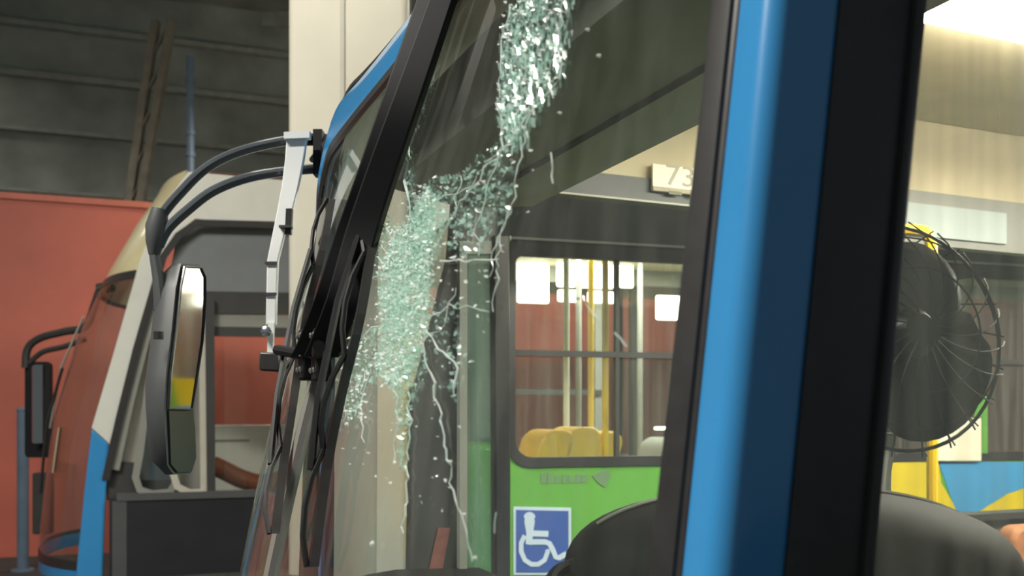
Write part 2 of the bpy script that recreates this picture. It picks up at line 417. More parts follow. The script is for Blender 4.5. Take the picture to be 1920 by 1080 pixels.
# --- near A-pillar: rounded blue corner, lofted up the rake
def pillar(zs, prof, name, matn, side=0):
    rows = []
    for z in zs:
        off = (.006 if side else .12)*(z-1.71)
        rows.append([NB.P(v+off, u if not side else UW-u, z) for u, v in prof])
    return MB().grid(rows).build(name, matn, nb, smooth=60)
zs = [.55+(2.62-.55)*k/24 for k in range(25)]
arc = [(.072, .012), (.068, .001)]
for k in range(9):
    a = math.radians(90*k/8); arc.append((.028-.028*math.sin(a), .028-.028*math.cos(a)))
arc += [(0, .05), (0, .098), (.03, .100)]
pillar(zs, arc, 'front_pillar', 'blue_paint')
pillar([z for z in zs if z < 2.34], arc, 'front_pillar', 'blue_paint', 1)
pillar([z for z in zs if z < 2.34], [(.13,.03),(.12,.14),(.04,.20)], 'pillar_lining', 'grey_trim', 1)
pillar(zs, [(.114,.03),(.113,.004),(.108,-.001),(.076,-.003),(.066,.003),(.066,.03)], 'pillar_seal', 'black_rubber')
pillar(zs, [(.04,.092),(-.004,.094),(-.006,.10),(-.004,.222),(.0,.232),(.05,.236)], 'side_window_frame', 'black_rubber')
pillar(zs, [(.0,.205),(-.010,.207),(-.010,.213),(.0,.215)], 'window_channel', 'dark_trim')
# inner lining of the pillar
pillar(zs, [(.12,.04),(.11,.14),(.05,.23)], 'pillar_lining', 'dark_trim')
# --- blue front dome over the windshield, dark gutter
us = [.0+UW*k/70 for k in range(71)]
def drop(u):
    t = abs((u-1.2)/1.2); return max(0, (t-.80)/.20)**2
rows = []
for u in us:
    uc = min(max(u, .05), 2.35); zt = ztop(uc)+.034; d = drop(u)
    rows.append([SP(uc, zt, .008), SP(uc, zt+.05*(1-.3*d), .020), SP(uc, zt+.13*(1-.5*d), .012), SP(uc, zt+.19*(1-.6*d), -.02)])
MB().grid(rows).build('front_dome', 'blue_paint', nb, smooth=60)
rows = []
for u in us:
    uc = min(max(u, .05), 2.35); d = drop(u); zt = ztop(uc)+.034+.19*(1-.6*d)
    rows.append([SP(uc, zt-.006, -.012), SP(uc, zt+.006, -.010), SP(uc, zt+.014, -.022), SP(uc, zt+.014, -.06)])
MB().grid(rows).build('roof_gutter', 'black_rubber', nb)
# roof skin: from the gutter back
rows = []
for k in range(25):
    u = UW*k/24; uc = min(max(u, .05), 2.35); d = drop(u); zt = ztop(uc)+.034+.19*(1-.6*d)
    a = SP(uc, zt+.012, -.05); e = .10*abs((u-1.2)/1.2)**4
    rows.append([a, NB.P(.35, u, max(zt+.1, 2.74)-e), NB.P(.9, u, 2.92-e), NB.P(2, u, 2.97-e), NB.P(8.3, u, 2.97-e)])
MB().grid(rows).build('roof', 'white_paint', nb, smooth=60)
# --- interior front header box (destination sign housing)
sec = [(.06, 2.36), (.11, 2.235), (.34, 2.195), (.58, 2.22), (.62, 2.30), (.64, 2.78)]
MB().grid([[NB.P(v, u, z) for v, z in sec] for u in (.10, 1.88)]).build('header_box', 'ceiling_grey', nb, smooth=0)
MB().prism([NB.P(v, 1.88, z) for v, z in sec], NB.N*.01).build('header_end', 'ceiling_grey', nb, smooth=0)
MB().grid([[NB.P(v, u, z) for v, z in ((.335,2.193),(.345,2.186),(.355,2.194))] for u in (.10, 1.88)]).build('header_seam', 'black_rubber', nb, smooth=0)
# --- ceiling, coves, lamp
MB().box(NB, .62, 8.2, .35, 2.05, 2.76, 2.80).build('interior_ceiling', 'beige_panel', nb, smooth=0)
MB().grid([[NB.P(v, 2.05, 2.765), NB.P(v, 2.22, 2.70), NB.P(v, 2.34, 2.56), NB.P(v, 2.36, 2.47)] for v in (.62, 3, 6, 8.2)]).build('cove_panel', 'beige_panel', nb, smooth=60)
MB().grid([[NB.P(v, .35, 2.765), NB.P(v, .18, 2.70), NB.P(v, .06, 2.56), NB.P(v, .04, 2.47)] for v in (.62, 3, 6, 8.2)]).build('cove_panel', 'beige_panel', nb, smooth=60)
lamp = MB().box(NB, 1.30, 3.75, .86, 1.20, 2.69, 2.752).build('ceiling_lamp', 'ceiling_lamp', nb, bevel=.012)
MB().box(NB, 1.26, 3.79, .83, 1.23, 2.745, 2.765).build('lamp_frame', 'light_trim', lamp, smooth=0)
lamp2 = MB().box(NB, 4.2, 5.7, .86, 1.20, 2.69, 2.752).build('ceiling_lamp', 'ceiling_lamp', nb, bevel=.012)
MB().box(NB, 4.16, 5.74, .83, 1.23, 2.745, 2.765).build('lamp_frame', 'light_trim', lamp2, smooth=0)
area('bus_lamp_light', NB.P(2.5, 1.03, 2.66), 2.3, .3, 40, target=NB.P(2.5, 1.03, 0)).rotation_euler.z += math.atan2(.39,.92)
# --- far side wall: door header, upper band, white panel, window posts, sill panel
MB().box(NB, .62, 2.25, 2.34, 2.40, 2.385, 2.48).build('door_header', 'grey_plastic', nb, smooth=0)
MB().box(NB, .62, 2.25, 2.335, 2.34, 2.385, 2.392).build('header_lip', 'light_trim', nb, smooth=0)
MB().box(NB, 2.25, 8.2, 2.34, 2.40, 2.32, 2.74).build('upper_band', 'grey_trim', nb, smooth=0)
a = NB.vz(1690, 378, 2.33); b = NB.vz(1886, 458, 2.33)
MB().box(NB, a[0], b[0], 2.325, 2.34, b[1], a[1]).build('notice_panel', 'notice_pale', nb, smooth=0, label='blank pale panel above the far window')
MB().box(NB, 2.25, 8.2, 2.34, 2.40, .45, 1.09).build('side_panel', 'grey_trim', nb, smooth=0)
MB().box(NB, 2.22, 8.2, 2.30, 2.41, 1.07, 1.10).build('window_sill', 'dark_trim', nb, smooth=0)
for v in (2.25, 3.42, 4.9, 6.4, 7.9, 9.3):
    MB().box(NB, v, v+.07, 2.33, 2.41, 1.09, 2.34).build('window_post', 'dark_trim' if v < 3 else 'grey_trim', nb, bevel=.01)
MB().box(NB, .75, 8.2, 2.36, 2.41, 2.48, 2.90).build('cant_rail', 'white_paint', nb, smooth=0)
MB().box(NB, .75, 8.2, -.01, .04, 2.48, 2.90).build('cant_rail', 'white_paint', nb, smooth=0)
# near side lower panel, driver's window glass and rear posts
MB().box(NB, .10, 8.2, .0, .05, .35, 1.08).build('side_panel', 'blue_paint', nb, smooth=0)
for v in (1.25, 2.7, 4.2, 5.7, 7.2, 8.7):
    MB().box(NB, v, v+.08, .0, .05, 1.08, 2.5).build('window_post', 'black_rubber', nb, smooth=0)
MB().box(NB, .18, 1.25, .022, .027, 1.08, 2.48).build('driver_window', 'side_glass', nb, smooth=0)
MB().box(NB, .0, 8.3, .0, 2.4, .33, .38).build('cabin_floor', 'floor_grey', nb, smooth=0)
MB().box(NB, 8.2, 8.3, 0, 2.4, .35, 2.95).build('rear_panel', 'blue_paint', nb, smooth=0)
# front lower panel
rows = []
for k in range(31):
    u = UW*k/30; uc = min(max(u,.05),2.35)
    rows.append([SP(uc, z, .006) for z in (.96,.75,.5,.32)])
MB().grid(rows).build('front_panel', 'blue_paint', nb, smooth=60)
# number plate card above the door
CPn = NB
a = NB.vz(1221, 308, 2.33); b = NB.vz(1352, 372, 2.33); zm = NB.vz(1221, 350, 2.33)[1]
pl = MB().box(NB, a[0], b[0], 2.318, 2.33, b[1]+.0, a[1]).build('number_card', 'plate_white', nb, smooth=0)
MB().box(NB, a[0], b[0], 2.315, 2.318, b[1], zm).build('card_footer', 'beige_dim', pl, smooth=0)
def text_mesh(s, size):
    cu = bpy.data.curves.new('txt', 'FONT'); cu.body = s; cu.size = size; cu.extrude = .001
    o = bpy.data.objects.new('txt', cu); COL.objects.link(o)
    me = bpy.data.meshes.new_from_object(o.evaluated_get(bpy.context.evaluated_depsgraph_get()))
    vs = [v.co.copy() for v in me.vertices]; fs = [tuple(p.vertices) for p in me.polygons]
    bpy.data.objects.remove(o); bpy.data.curves.remove(cu); bpy.data.meshes.remove(me); return vs, fs
vs, fs = text_mesh('73', .115)
MB().add([NB.P(a[0]+.055+x.x*1.25, 2.317-x.z, zm+.012+x.y) for x in vs], fs).build('numerals', 'faded_ink', pl, smooth=0)
for k, (s0, s1) in enumerate(((.07,.13),(.17,.20))):
    MB().box(NB, a[0]+s0, a[0]+s1, 2.3135, 2.315, zm-.026, zm-.012).build('printed_mark', 'dark_ink', pl, smooth=0)

# --- folded front door leaf and dark door post on the far side
NF = 2.30
def pxbar(m, pts_l, pts_r, n, th):
    L = [NB.pt(x, y, n) for x, y in pts_l]; R = [NB.pt(x, y, n) for x, y in pts_r]
    rows = [[l, r, r+NB.N*th, l+NB.N*th] for l, r in zip(L, R)]
    b0 = len(m.v); m.grid(rows, True); m.f.append((b0,b0+1,b0+2,b0+3)); e = b0+(len(rows)-1)*4; m.f.append((e+3,e+2,e+1,e)); return m
dl = pxbar(MB(), [(926,440),(927,640),(930,1180)], [(956,440),(958,640),(958,1180)], 2.26, .05).build('door_leaf', 'black_rubber', nb, bevel=.006)
pxbar(MB(), [(868,470),(868,1180)], [(927,470),(930,1180)], 2.28, .008).build('door_glass', 'door_glass', dl, smooth=0)
pxbar(MB(), [(862,470),(862,1180)], [(876,470),(876,1180)], 2.27, .03).build('door_edge', 'grey_trim', dl, smooth=0)
pxbar(MB(), [(862,452),(862,476)], [(928,452),(928,476)], 2.27, .03).build('door_top_rail', 'grey_trim', dl, smooth=0)
dp = pxbar(MB(), [(880,60),(846,480),(775,760),(768,1180)], [(945,60),(880,480),(862,760),(862,1180)], 2.30, .06).build('door_post', 'dark_trim', nb, smooth=0)
pxbar(MB(), [(822,990),(800,1090)], [(844,990),(826,1090)], 2.295, .004).build('warning_sticker', 'red_sticker', dp, smooth=0, label='faded red sticker strip')

# --- dashboard cowl and steering column
DC = W(1475, 915, 1.78); cz0 = DC.z
rows = []
for i in range(29):
    a = math.pi*i/28
    row = []
    for j in range(17):
        b = math.pi*j/16
        sx = abs(math.cos(a))**.9*math.copysign(1, math.cos(a))
        x = -sx*.43*(math.sin(b)**.6); y = -math.cos(b)*.26
        z = (math.sin(a)**.62)*(math.sin(b)**.5)*.20
        row.append(Vector((DC.x+x*.96-y*.2, DC.y+y+x*.12, cz0-.20+z)))
    rows.append(row)
dash = MB().grid(rows).build('instrument_cowl', 'dash_black', nb, smooth=70)
path = []
for i in range(5, 25):
    a = math.pi*i/28; sx = abs(math.cos(a))**.9*math.copysign(1, math.cos(a))
    path.append(Vector((DC.x-sx*.43*.96, DC.y-sx*.43*.12, cz0-.197+(math.sin(a)**.62)*.20)))
MB().tube(path, .004, 6).build('cowl_rim_highlight', 'light_trim', dash)  # pale tube imitates a highlight along the cowl's rim
m = MB(); rows = []
for k in range(25):
    u = .1+2.2*k/24
    rows.append([SP(u, .97, -.03), SP(u, 1.0, -.12), NB.P(.25, u, 1.02), NB.P(.55, u, 1.01), NB.P(.62, u, .95), NB.P(.62, u, .4)])
m.grid(rows).build('dashboard', 'dash_black', nb, smooth=50)
MB().tube([DC+Vector((0,.05,-.2)), NB.P(.45,.55,1.12)], .2, 16).build('cowl_base', 'dash_black', dash)
# steering wheel rim showing as a pale curve left of the cowl
sw_c = W(1160, 1130, 1.62); ax = Vector((.25,-.35,.9)).normalized(); e1 = ax.orthogonal().normalized(); e2 = ax.cross(e1)
sw = MB().tube([sw_c+(e1*math.cos(t)+e2*math.sin(t))*.12 for t in [2*math.pi*k/40 for k in range(41)]], .011, 8, cap=False).build('steering_wheel', 'dash_black', nb)
MB().tube([sw_c-e1*.12, sw_c+e1*.12], .012, 8).build('spoke', 'dash_black', sw)
MB().tube([sw_c-e2*.12, sw_c+e2*.12], .012, 8).build('spoke', 'dash_black', sw)
MB().tube([sw_c+ax*.01, sw_c-ax*.35], .025, 10).build('steering_column', 'dash_black', sw)
# passenger seat back seen at the lower right, yellow grab pole
q = NB.vz(1905, 985, 1.9)
ms = rounded(q[0]-.06, q[0]+.42, .85, q[1], (.02,.02,.1,.06), 5)
seat = MB().prism([NB.P(v, 1.86, z) for v, z in ms], NB.N*.09).build('passenger_seat', 'seat_brown', nb, bevel=.02)
MB().box(NB, q[0]-.04, q[0]+.42, 1.5, 1.95, .78, .86).build('seat_cushion', 'seat_brown', seat, bevel=.02)
MB().box(NB, q[0]+.1, q[0]+.25, 1.65, 1.8, .38, .78).build('seat_leg', 'dark_trim', seat, smooth=0)
PL = W(1748, 900, 3.3)
MB().tube(catmull([(PL.x,3.3,.38),(PL.x,3.3,1.5),(PL.x,3.3,2.05),(PL.x-.012,3.3,2.16),(PL.x-.06,3.3,2.19),(PL.x-.3,3.28,2.19),(PL.x-.34,3.28,2.25),(PL.x-.34,3.28,2.6),(PL.x-.34,3.28,2.77)], 5), .019, 10).build('grab_pole', 'yellow_pole', nb)
MB().tube([W(1660,800,2.4), W(1660,1180,2.4)], .014, 10).build('handrail', 'silver', nb)

# --- shattered glass on the near pane
def inside(poly, x, y):
    r = np.zeros(x.shape, bool); n = len(poly)
    for i in range(n):
        x0, y0 = poly[i]; x1, y1 = poly[(i+1) % n]
        c = ((y0 > y) != (y1 > y)) & (x < (x1-x0)*(y-y0)/(y1-y0+1e-12)+x0); r ^= c
    return r
def shards(poly, cw, ch, keep, matn, h=.004, jit=.003, seed=0, skew=0.0, name='shattered_glass'):
    g = np.random.default_rng(seed)
    xs = [p[0] for p in poly]; ys = [p[1] for p in poly]
    cw *= .55; ch *= .55
    gx = np.arange(min(xs), max(xs), cw); gy = np.arange(min(ys), max(ys), ch)
    X, Y = np.meshgrid(gx, gy); X = X.ravel(); Y = Y.ravel()
    X = X+g.uniform(-.5,.5,X.shape)*cw; Y = Y+g.uniform(-.5,.5,Y.shape)*ch
    edge = g.normal(0, cw*1.2, X.shape)
    k = inside(poly, X+edge, Y+g.normal(0, ch, Y.shape)) & (g.random(X.shape) < keep); X = X[k]; Y = Y[k]; n = len(X)
    vs = []; fs = []
    sc = g.uniform(.8, 1.7, n)
    for q in ((-.55,-.5),(.5,-.55),(.55,.5),(-.5,.55)):
        ox = X+(q[0]+g.uniform(-.25,.25,n))*cw*sc+skew*q[1]*ch; oy = Y+(q[1]+g.uniform(-.3,.3,n))*ch*sc
        u, z = surf_np(ox, oy); hh = h+g.uniform(-jit, jit, n)
        v = -(fwd(u, z)+hh)
        vs.append(np.stack([NB.o.x+NB.V.x*v+NB.N.x*u, NB.o.y+NB.V.y*v+NB.N.y*u, z], 1))
    A = np.stack(vs, 1).reshape(-1, 3)
    m = MB(); m.v = [Vector(p) for p in A]; m.f = [(4*i,4*i+1,4*i+2,4*i+3) for i in range(n)]
    o = m.build(name, matn, wn, smooth=0, recalc=False); o['kind'] = 'stuff'; return o
upper = [(962,-12),(1082,-12),(1072,60),(1058,150),(1022,200),(992,262),(950,292),(938,200),(944,95)]
shards(upper, 5, 22, .85, 'crazed_glass', seed=1)
shards([(955,60),(985,-10),(1040,-10),(1010,120),(985,250),(955,270),(945,190)], 5, 12, .5, 'crazed_dense', seed=2, h=.006)
mainr = [(778,395),(800,345),(826,372),(818,480),(812,560),(800,640),(770,715),(740,735),(708,700),(716,610),(712,520),(738,450)]
shards(mainr, 4.5, 6, .95, 'crazed_dense', seed=3)
shards([(742,440),(800,400),(812,480),(806,560),(790,620),(735,640),(720,560)], 5, 6, .6, 'crazed_dense', seed=4, h=.007)
shards([(780,400),(815,330),(860,330),(850,400),(825,480)], 6, 8, .55, 'crazed_glass', seed=5)
shards([(855,330),(955,262),(972,340),(945,410),(905,480),(845,478)], 6, 9, .38, 'crazed_glass', seed=6)
shards([(700,395),(745,415),(742,500),(705,515)], 4, 9, .4, 'crazed_glass', seed=7, skew=.8)
shards([(668,640),(712,600),(716,700),(655,800),(640,790)], 4.5, 9, .42, 'crazed_glass', seed=8)
shards([(740,700),(790,640),(806,690),(778,760),(770,880),(752,880),(745,760)], 4.5, 8, .5, 'crazed_glass', seed=9)
shards([(800,560),(870,560),(880,680),(860,760),(825,720)], 6, 8, .2, 'crazed_glass', seed=10)
shards([(745,225),(768,232),(782,370),(790,430),(770,430),(765,330)], 4, 7, .5, 'crazed_glass', seed=14)
shards([(770,180),(800,150),(820,120),(815,190),(770,260)], 5, 8, .25, 'crazed_glass', seed=15)
for sd, poly, kp in ((11, upper, .05), (12, mainr, .06), (13, [(640,380),(1060,260),(960,500),(880,760),(860,1000),(640,860)], .006), (16, [(700,395),(745,415),(742,500),(705,515)], .09), (17, [(655,640),(700,600),(700,790),(645,800)], .1)):
    shards(poly, 5, 5, kp, 'sparkle', seed=sd, h=.010, name='glass_sparkle')
def crack(pts, w=3.0, seed=0, rough=3.0):
    g = np.random.default_rng(seed); P = []
    for i in range(len(pts)-1):
        (x0,y0),(x1,y1) = pts[i], pts[i+1]; n = max(2, int(math.hypot(x1-x0,y1-y0)/14))
        for k in range(n):
            t = k/n; P.append((x0+(x1-x0)*t+g.normal(0,rough)*(k>0), y0+(y1-y0)*t+g.normal(0,rough)*(k>0)))
    P.append(pts[-1])
    u, z = surf_np([p[0] for p in P], [p[1] for p in P])
    path = [SP(float(a), float(b), .006) for a, b in zip(u, z)]
    r = [w*.5*p.y/F*g.uniform(.45,1.3) for p in path]
    MB().tube(path, r, 5).build('crack', 'crack_line', wn)
CR = [([(752,228),(762,290),(772,372)],5), ([(772,372),(778,430),(760,520)],3), ([(1056,150),(1000,212),(958,272),(925,305),(884,360),(852,410)],3.5),
      ([(962,10),(946,110),(942,210),(952,285)],3), ([(1062,0),(1052,90),(1056,150)],4), ([(998,200),(985,280),(975,370),(945,440),(932,585)],3),
      ([(832,490),(880,492),(942,486)],4), ([(800,645),(815,700),(830,760),(845,862)],5), ([(845,862),(858,920),(872,962)],3.5), ([(872,962),(884,1010),(893,1052)],2.2),
      ([(772,735),(776,820),(768,905),(764,1000)],3), ([(806,622),(838,660),(866,692),(858,742)],4), ([(806,600),(850,570),(925,585)],2), ([(716,612),(690,628),(668,648),(676,680),(655,760)],2.5),
      ([(700,400),(738,440),(745,470)],3), ([(700,440),(740,486)],2.6), ([(696,480),(742,500)],3), ([(690,516),(735,520)],3), ([(1040,287),(1044,345)],3.5), ([(1100,556),(1124,596)],3), ([(1160,624),(1182,650)],4),
      ([(826,376),(890,350),(950,270)],2), ([(820,470),(860,400),(870,330)],2), ([(940,290),(900,420),(905,480)],2), ([(800,640),(840,610),(862,540)],2), ([(760,640),(700,700),(672,780)],2), ([(745,700),(755,790),(745,870)],2.4),
      ([(690,700),(682,760),(690,830)],2.4), ([(655,700),(650,790)],3), ([(935,1000),(938,960)],2), ([(965,390),(938,460),(925,520)],2.4), ([(820,120),(785,180),(770,230)],3)]
for i, (p, w) in enumerate(CR): crack(p, w, seed=100+i)
for i, (x, y, s) in enumerate([(700,1020,13),(652,796,11),(893,1046,9),(846,866,8),(872,965,8),(1125,105,8),(1104,56,7),(968,30,12),(990,80,14),(1052,212,6),(778,365,10),(1086,560,6)]):
    c_p = SX(x, y, .008); r = s*.5*c_p.y/F
    MB().lathe(c_p, -NB.V, [(r*.3,-.001),(r,0),(r*.7,.004),(r*.15,.006)], 7).build('glass_chip', 'sparkle', wn, smooth=0)

# --- wipers (hung from the roof edge), each with arm, joint, bolts, blade
def wiper(arm_px, arm_w, joint_px, blade_px, side):
    P = [SX(x, y, h) for x, y, h in arm_px]
    fw = -NB.V
    w = MB().strip(catmull(P, 3), NB.V*.85-NB.N*.53, NB.N*.85+NB.V*.53, arm_w, .03).build('wiper', 'black_plastic', nb, bevel=.004)
    B = [SX(x, y, h) for x, y, h in blade_px]
    Bs = catmull(B, 4)
    MB().strip(Bs, fw, NB.N, .017, .012).build('wiper_rubber', 'black_rubber', w, smooth=0)
    n = len(Bs)
    for k in range(4):      # bow-shaped bridges along the blade
        i0, i1 = int(k*(n-1)/4), int((k+1)*(n-1)/4)
        a, b = Bs[i0], Bs[i1]; mid = (a+b)/2+fw*.030
        q1 = a*.75+b*.25+fw*.026; q2 = a*.25+b*.75+fw*.026
        MB().tube([a+fw*.012, q1, mid, q2, b+fw*.012], .0055, 6).build('blade_bridge', 'black_plastic', w)
    a, b = Bs[int(n*.22)], Bs[int(n*.78)]
    MB().tube([a+fw*.028, (a*.7+b*.3)+fw*.042, (a*.3+b*.7)+fw*.042, b+fw*.028], .007, 6).build('blade_spine', 'black_plastic', w)
    j = SX(*joint_px)
    MB().tube([j+fw*.01, (a+b)/2+fw*.06], .012, 8).build('blade_link', 'black_plastic', w)
    MB().strip([j+Vector((0,0,.055)), j-Vector((0,0,.055))], NB.N, fw, .06, .035).build('arm_joint', 'black_plastic', w, bevel=.006)
    for dz in (-.032, 0, .04):
        for du in (-.016, .016):
            MB().lathe(j+NB.N*du+fw*.017+Vector((0,0,dz)), fw, [(.007,0),(.007,.004),(.004,.007)], 8).build('bolt', 'bolt_silver', w)
    return w
wiper([(845,-40,.05),(800,90,.05),(758,210,.05),(716,330,.045),(680,440,.04),(648,560,.035),(618,640,.03),(604,670,.03)], [.048+.026*min(1, k/17) for k in range(22)], (604,665,.03),
      [(716,330,.02),(700,440,.02),(676,590,.02),(640,740,.02),(612,880,.02),(588,1062,.02)], 0)
wiper([(820,-40,.06),(778,90,.06),(738,210,.06),(699,330,.055),(661,440,.05),(624,560,.045),(594,640,.04),(578,670,.04)], [.048+.026*min(1, k/17) for k in range(22)], (578,665,.04),
      [(622,374,.03),(604,470,.03),(574,590,.03),(552,740,.03),(532,870,.03),(516,1000,.03)], 1)

# --- far-side mirror with twin curved tubes, bracket and strut
Ym = 3.12
mr = MB().tube(catmull([W(600,258,3.25), W(530,265,3.2), W(450,284,3.16), W(388,314,Ym), W(338,362,Ym), W(304,404,Ym), W(292,440,Ym)], 6), .0165, 10).build('mirror_arm', 'tube_grey', nb)
MB().tube(catmull([W(598,316,3.25), W(530,322,3.2), W(462,334,3.16), W(400,358,Ym), W(352,394,Ym), W(316,428,Ym), W(298,462,Ym)], 6), .0165, 10).build('lower_tube', 'tube_grey', mr)
MB().tube([W(300,392,Ym), W(294,425,Ym), W(291,455,Ym), W(289,478,Ym)], [.026,.036,.030,.018], 12).build('arm_socket', 'grey_plastic', mr)
MB().tube([W(289,474,Ym), W(297,520,Ym), W(304,580,Ym)], [.017,.020,.026], 10).build('neck', 'grey_plastic', mr)
MB().strip([W(598,246,3.22), W(598,330,3.22)], (1,0,0), (0,1,0), .03, .05).build('mount_bracket', 'black_plastic', mr, smooth=0)
MB().tube([W(570,262,3.2), W(612,262,3.3)], .02, 10).build('pivot', 'black_plastic', mr)
MB().tube([W(604,258,3.24), SP(2.24, 2.40, .0)], .016, 8).build('mount_foot', 'black_plastic', mr)
MB().tube([W(604,312,3.24), SP(2.26, 2.28, .0)], .012, 8).build('mount_foot', 'black_plastic', mr)
MB().tube([W(585,300,3.2), W(608,268,3.3)], .010, 8).build('clip', 'tube_grey', mr)
# mirror head: dark shell with a reflecting face turned towards the driver
def headring(pts, Y): return [W(x, y, Y) for x, y in pts]
face = [(346,500),(376,502),(384,520),(384,560),(379,640),(370,700),(360,768),(316,766),(320,700),(330,620),(338,540)]
ft = Vector((.42, .907, 0))
def facept(x, y): # face plane: passes px 316 at Y=3.04, runs away to the right
    k = (x-960)/F; bx, by = (316-960)/F*3.02, 3.02
    s = (k*by-bx)/(.06-k*.998); Y = by+.998*s
    return Vector((k*Y, Y, CZ-(y-HY)/F*Y))
fn = Vector((.998, -.06, 0))
mf = MB().prism([facept(x, y) for x, y in face], fn*-.006).build('mirror_face', 'mirror_glass', mr, smooth=0)
m = MB(); o_ = [facept(x, y) for x, y in [(344,494),(378,496),(388,516),(388,560),(383,640),(374,705),(368,772),(372,860),(362,888),(330,890),(318,872),(312,766),(316,700),(326,620),(334,540)]]
cen = sum(o_, Vector())/len(o_)
rows = [o_, [p-fn*.035 for p in o_], [cen+(p-cen)*.9-fn*.075 for p in o_], [cen+(p-cen)*.6-fn*.10 for p in o_]]
b0 = len(m.v); m.grid([[p-fn*.008 for p in o_]]+rows[1:], True); n = len(o_)
m.f.append(tuple(b0+k for k in range(n))); m.f.append(tuple(b0+3*n+k for k in range(n-1,-1,-1)))
m.build('mirror_shell', 'grey_plastic', mr, smooth=50)
MB().prism([facept(x, y) for x, y in [(317,770),(361,771),(366,800),(368,858),(360,884),(334,886),(321,870)]], fn*-.008).build('lower_mirror', 'dark_body', mr, smooth=0)  # dark colour stands in for the second mirror's dark reflection
MB().tube([facept(x, y)+fn*.002 for x, y in face+face[:1]], .004, 6).build('mirror_rim', 'black_rubber', mr)
MB().tube([W(297,622,3.0), W(297,636,3.0)], .016, 10).build('adjuster', 'black_rubber', mr)
# flat silver strut hanging from the bracket
sp = MB().strip([W(558,252,3.16), W(553,300,3.16), W(545,350,3.15), W(534,400,3.14), W(522,445,3.13), W(512,490,3.12), W(510,560,3.12), W(509,610,3.12)], (1,0,0), (0,1,0), [.068,.062,.056,.050,.040,.036,.034,.034], .02).build('mirror_strut', 'silver', nb, bevel=.004)
MB().strip([W(509,605,3.11), W(507,668,3.11)], (1,0,0), (0,1,0), .018, .018).build('strut_rod', 'silver', sp, smooth=0)
MB().strip([W(534,256,3.15), W(582,254,3.15)], (0,0,1), (0,1,0), .022, .03).build('strut_head', 'silver', sp, smooth=0)
for x, y in ((536,426),(510,494),(509,552)):
    MB().strip([W(x-11,y,3.12), W(x+11,y,3.12)], (0,0,1), (0,1,0), .008, .034).build('strut_clip', 'dark_trim', sp, smooth=0)
MB().strip([W(490,678,3.10), W(528,680,3.10)], (0,0,1), (0,1,0), .06, .06).build('strut_clamp', 'black_rubber', sp, bevel=.006)
MB().tube([W(520,672,3.10), W(548,650,3.12)], [.022,.014], 8).build('clamp_arm', 'dark_trim', sp)
MB().tube([W(520,680,3.10), W(532,702,3.12)], [.02,.012], 8).build('clamp_arm', 'dark_trim', sp)
MB().lathe(W(500,622,3.09), (0,-1,0), [(.018,0),(.018,.01),(.008,.016)], 8).build('wing_bolt', 'bolt_silver', sp)
MB().strip([W(543,392,3.13), W(541,440,3.13)], (1,0,0), (0,1,0), .02, .02).build('hook', 'black_rubber', sp, smooth=0)

# ================================================================== DASHBOARD FAN
fc = W(1688, 632, 1.72); R = .205
fan = root('dashboard_fan', W(1660, 940, 1.75), 'black dashboard fan with wire cage seen through the driver window', 'fan')
fa = Vector((.22, -.95, .12)).normalized(); fx = Vector((0,0,1)).cross(fa).normalized(); fy = fa.cross(fx).normalized()
def fp(r, ang, h): return fc + fx*(r*math.cos(ang)) + fy*(r*math.sin(ang)) + fa*h
cage = MB().tube([fp(R, 2*math.pi*k/48, 0) for k in range(49)], .0035, 6, cap=False).build('wire_cage', 'wire_black', fan)
for rr, h in ((.17,.045),(.11,.07),(.17,-.045)):
    MB().tube([fp(rr, 2*math.pi*k/40, h) for k in range(41)], .0018, 5, cap=False).build('cage_ring', 'wire_black', cage)
NW = 22
for k in range(NW):
    a0 = 2*math.pi*k/NW
    for s in (1, -1):
        pts = []
        for q in range(9):
            t = q/8; r = .03+(R+.012-.03)*t; h = s*.075*math.cos(t*math.pi/2)**.7 if t < 1 else 0
            pts.append(fp(r, a0+.55*t*s, h))
        MB().tube(pts, .0016, 5).build('cage_wire', 'wire_black', cage)
def blade(ang, matn, sc=1.0):
    rows = []
    for i in range(9):
        t = i/8; r = .03+t*.148*sc
        wdt = (.35+.75*math.sin(math.pi*min(1, t*.62+.22)))*(1 if t < .85 else .8)
        rows.append([fp(r*(1-.10*abs(q)**2.5*t), ang+q*wdt, q*.022*(1-.3*t)) for q in [j/4-1 for j in range(9)]])
    b = MB().grid(rows).build('fan_blade', matn, fan, smooth=80)
    s = b.modifiers.new('thick', 'SOLIDIFY'); s.thickness = .004
blade(math.radians(62), 'fan_grey', 1.02); blade(math.radians(-38), 'fan_black', 1.08); blade(math.radians(-62), 'fan_black', 1.12); blade(math.radians(178), 'fan_black')
MB().lathe(fc-fa*.14, fa, [(.02,0),(.055,.01),(.06,.06),(.055,.11),(.045,.13),(.045,.18),(.03,.20)], 20).build('motor_housing', 'fan_black', fan)
MB().tube(catmull([fc-fa*.10, fc-fa*.10+Vector((-.03,0,-.10)), W(1664,800,1.85), W(1660,900,1.84), W(1660,960,1.84)], 5), .010, 10).build('stem', 'light_trim', fan)
MB().lathe(W(1660,950,1.84), (0,0,1), [(.045,-.02),(.045,.0),(.02,.014)], 16).build('base', 'fan_black', fan)

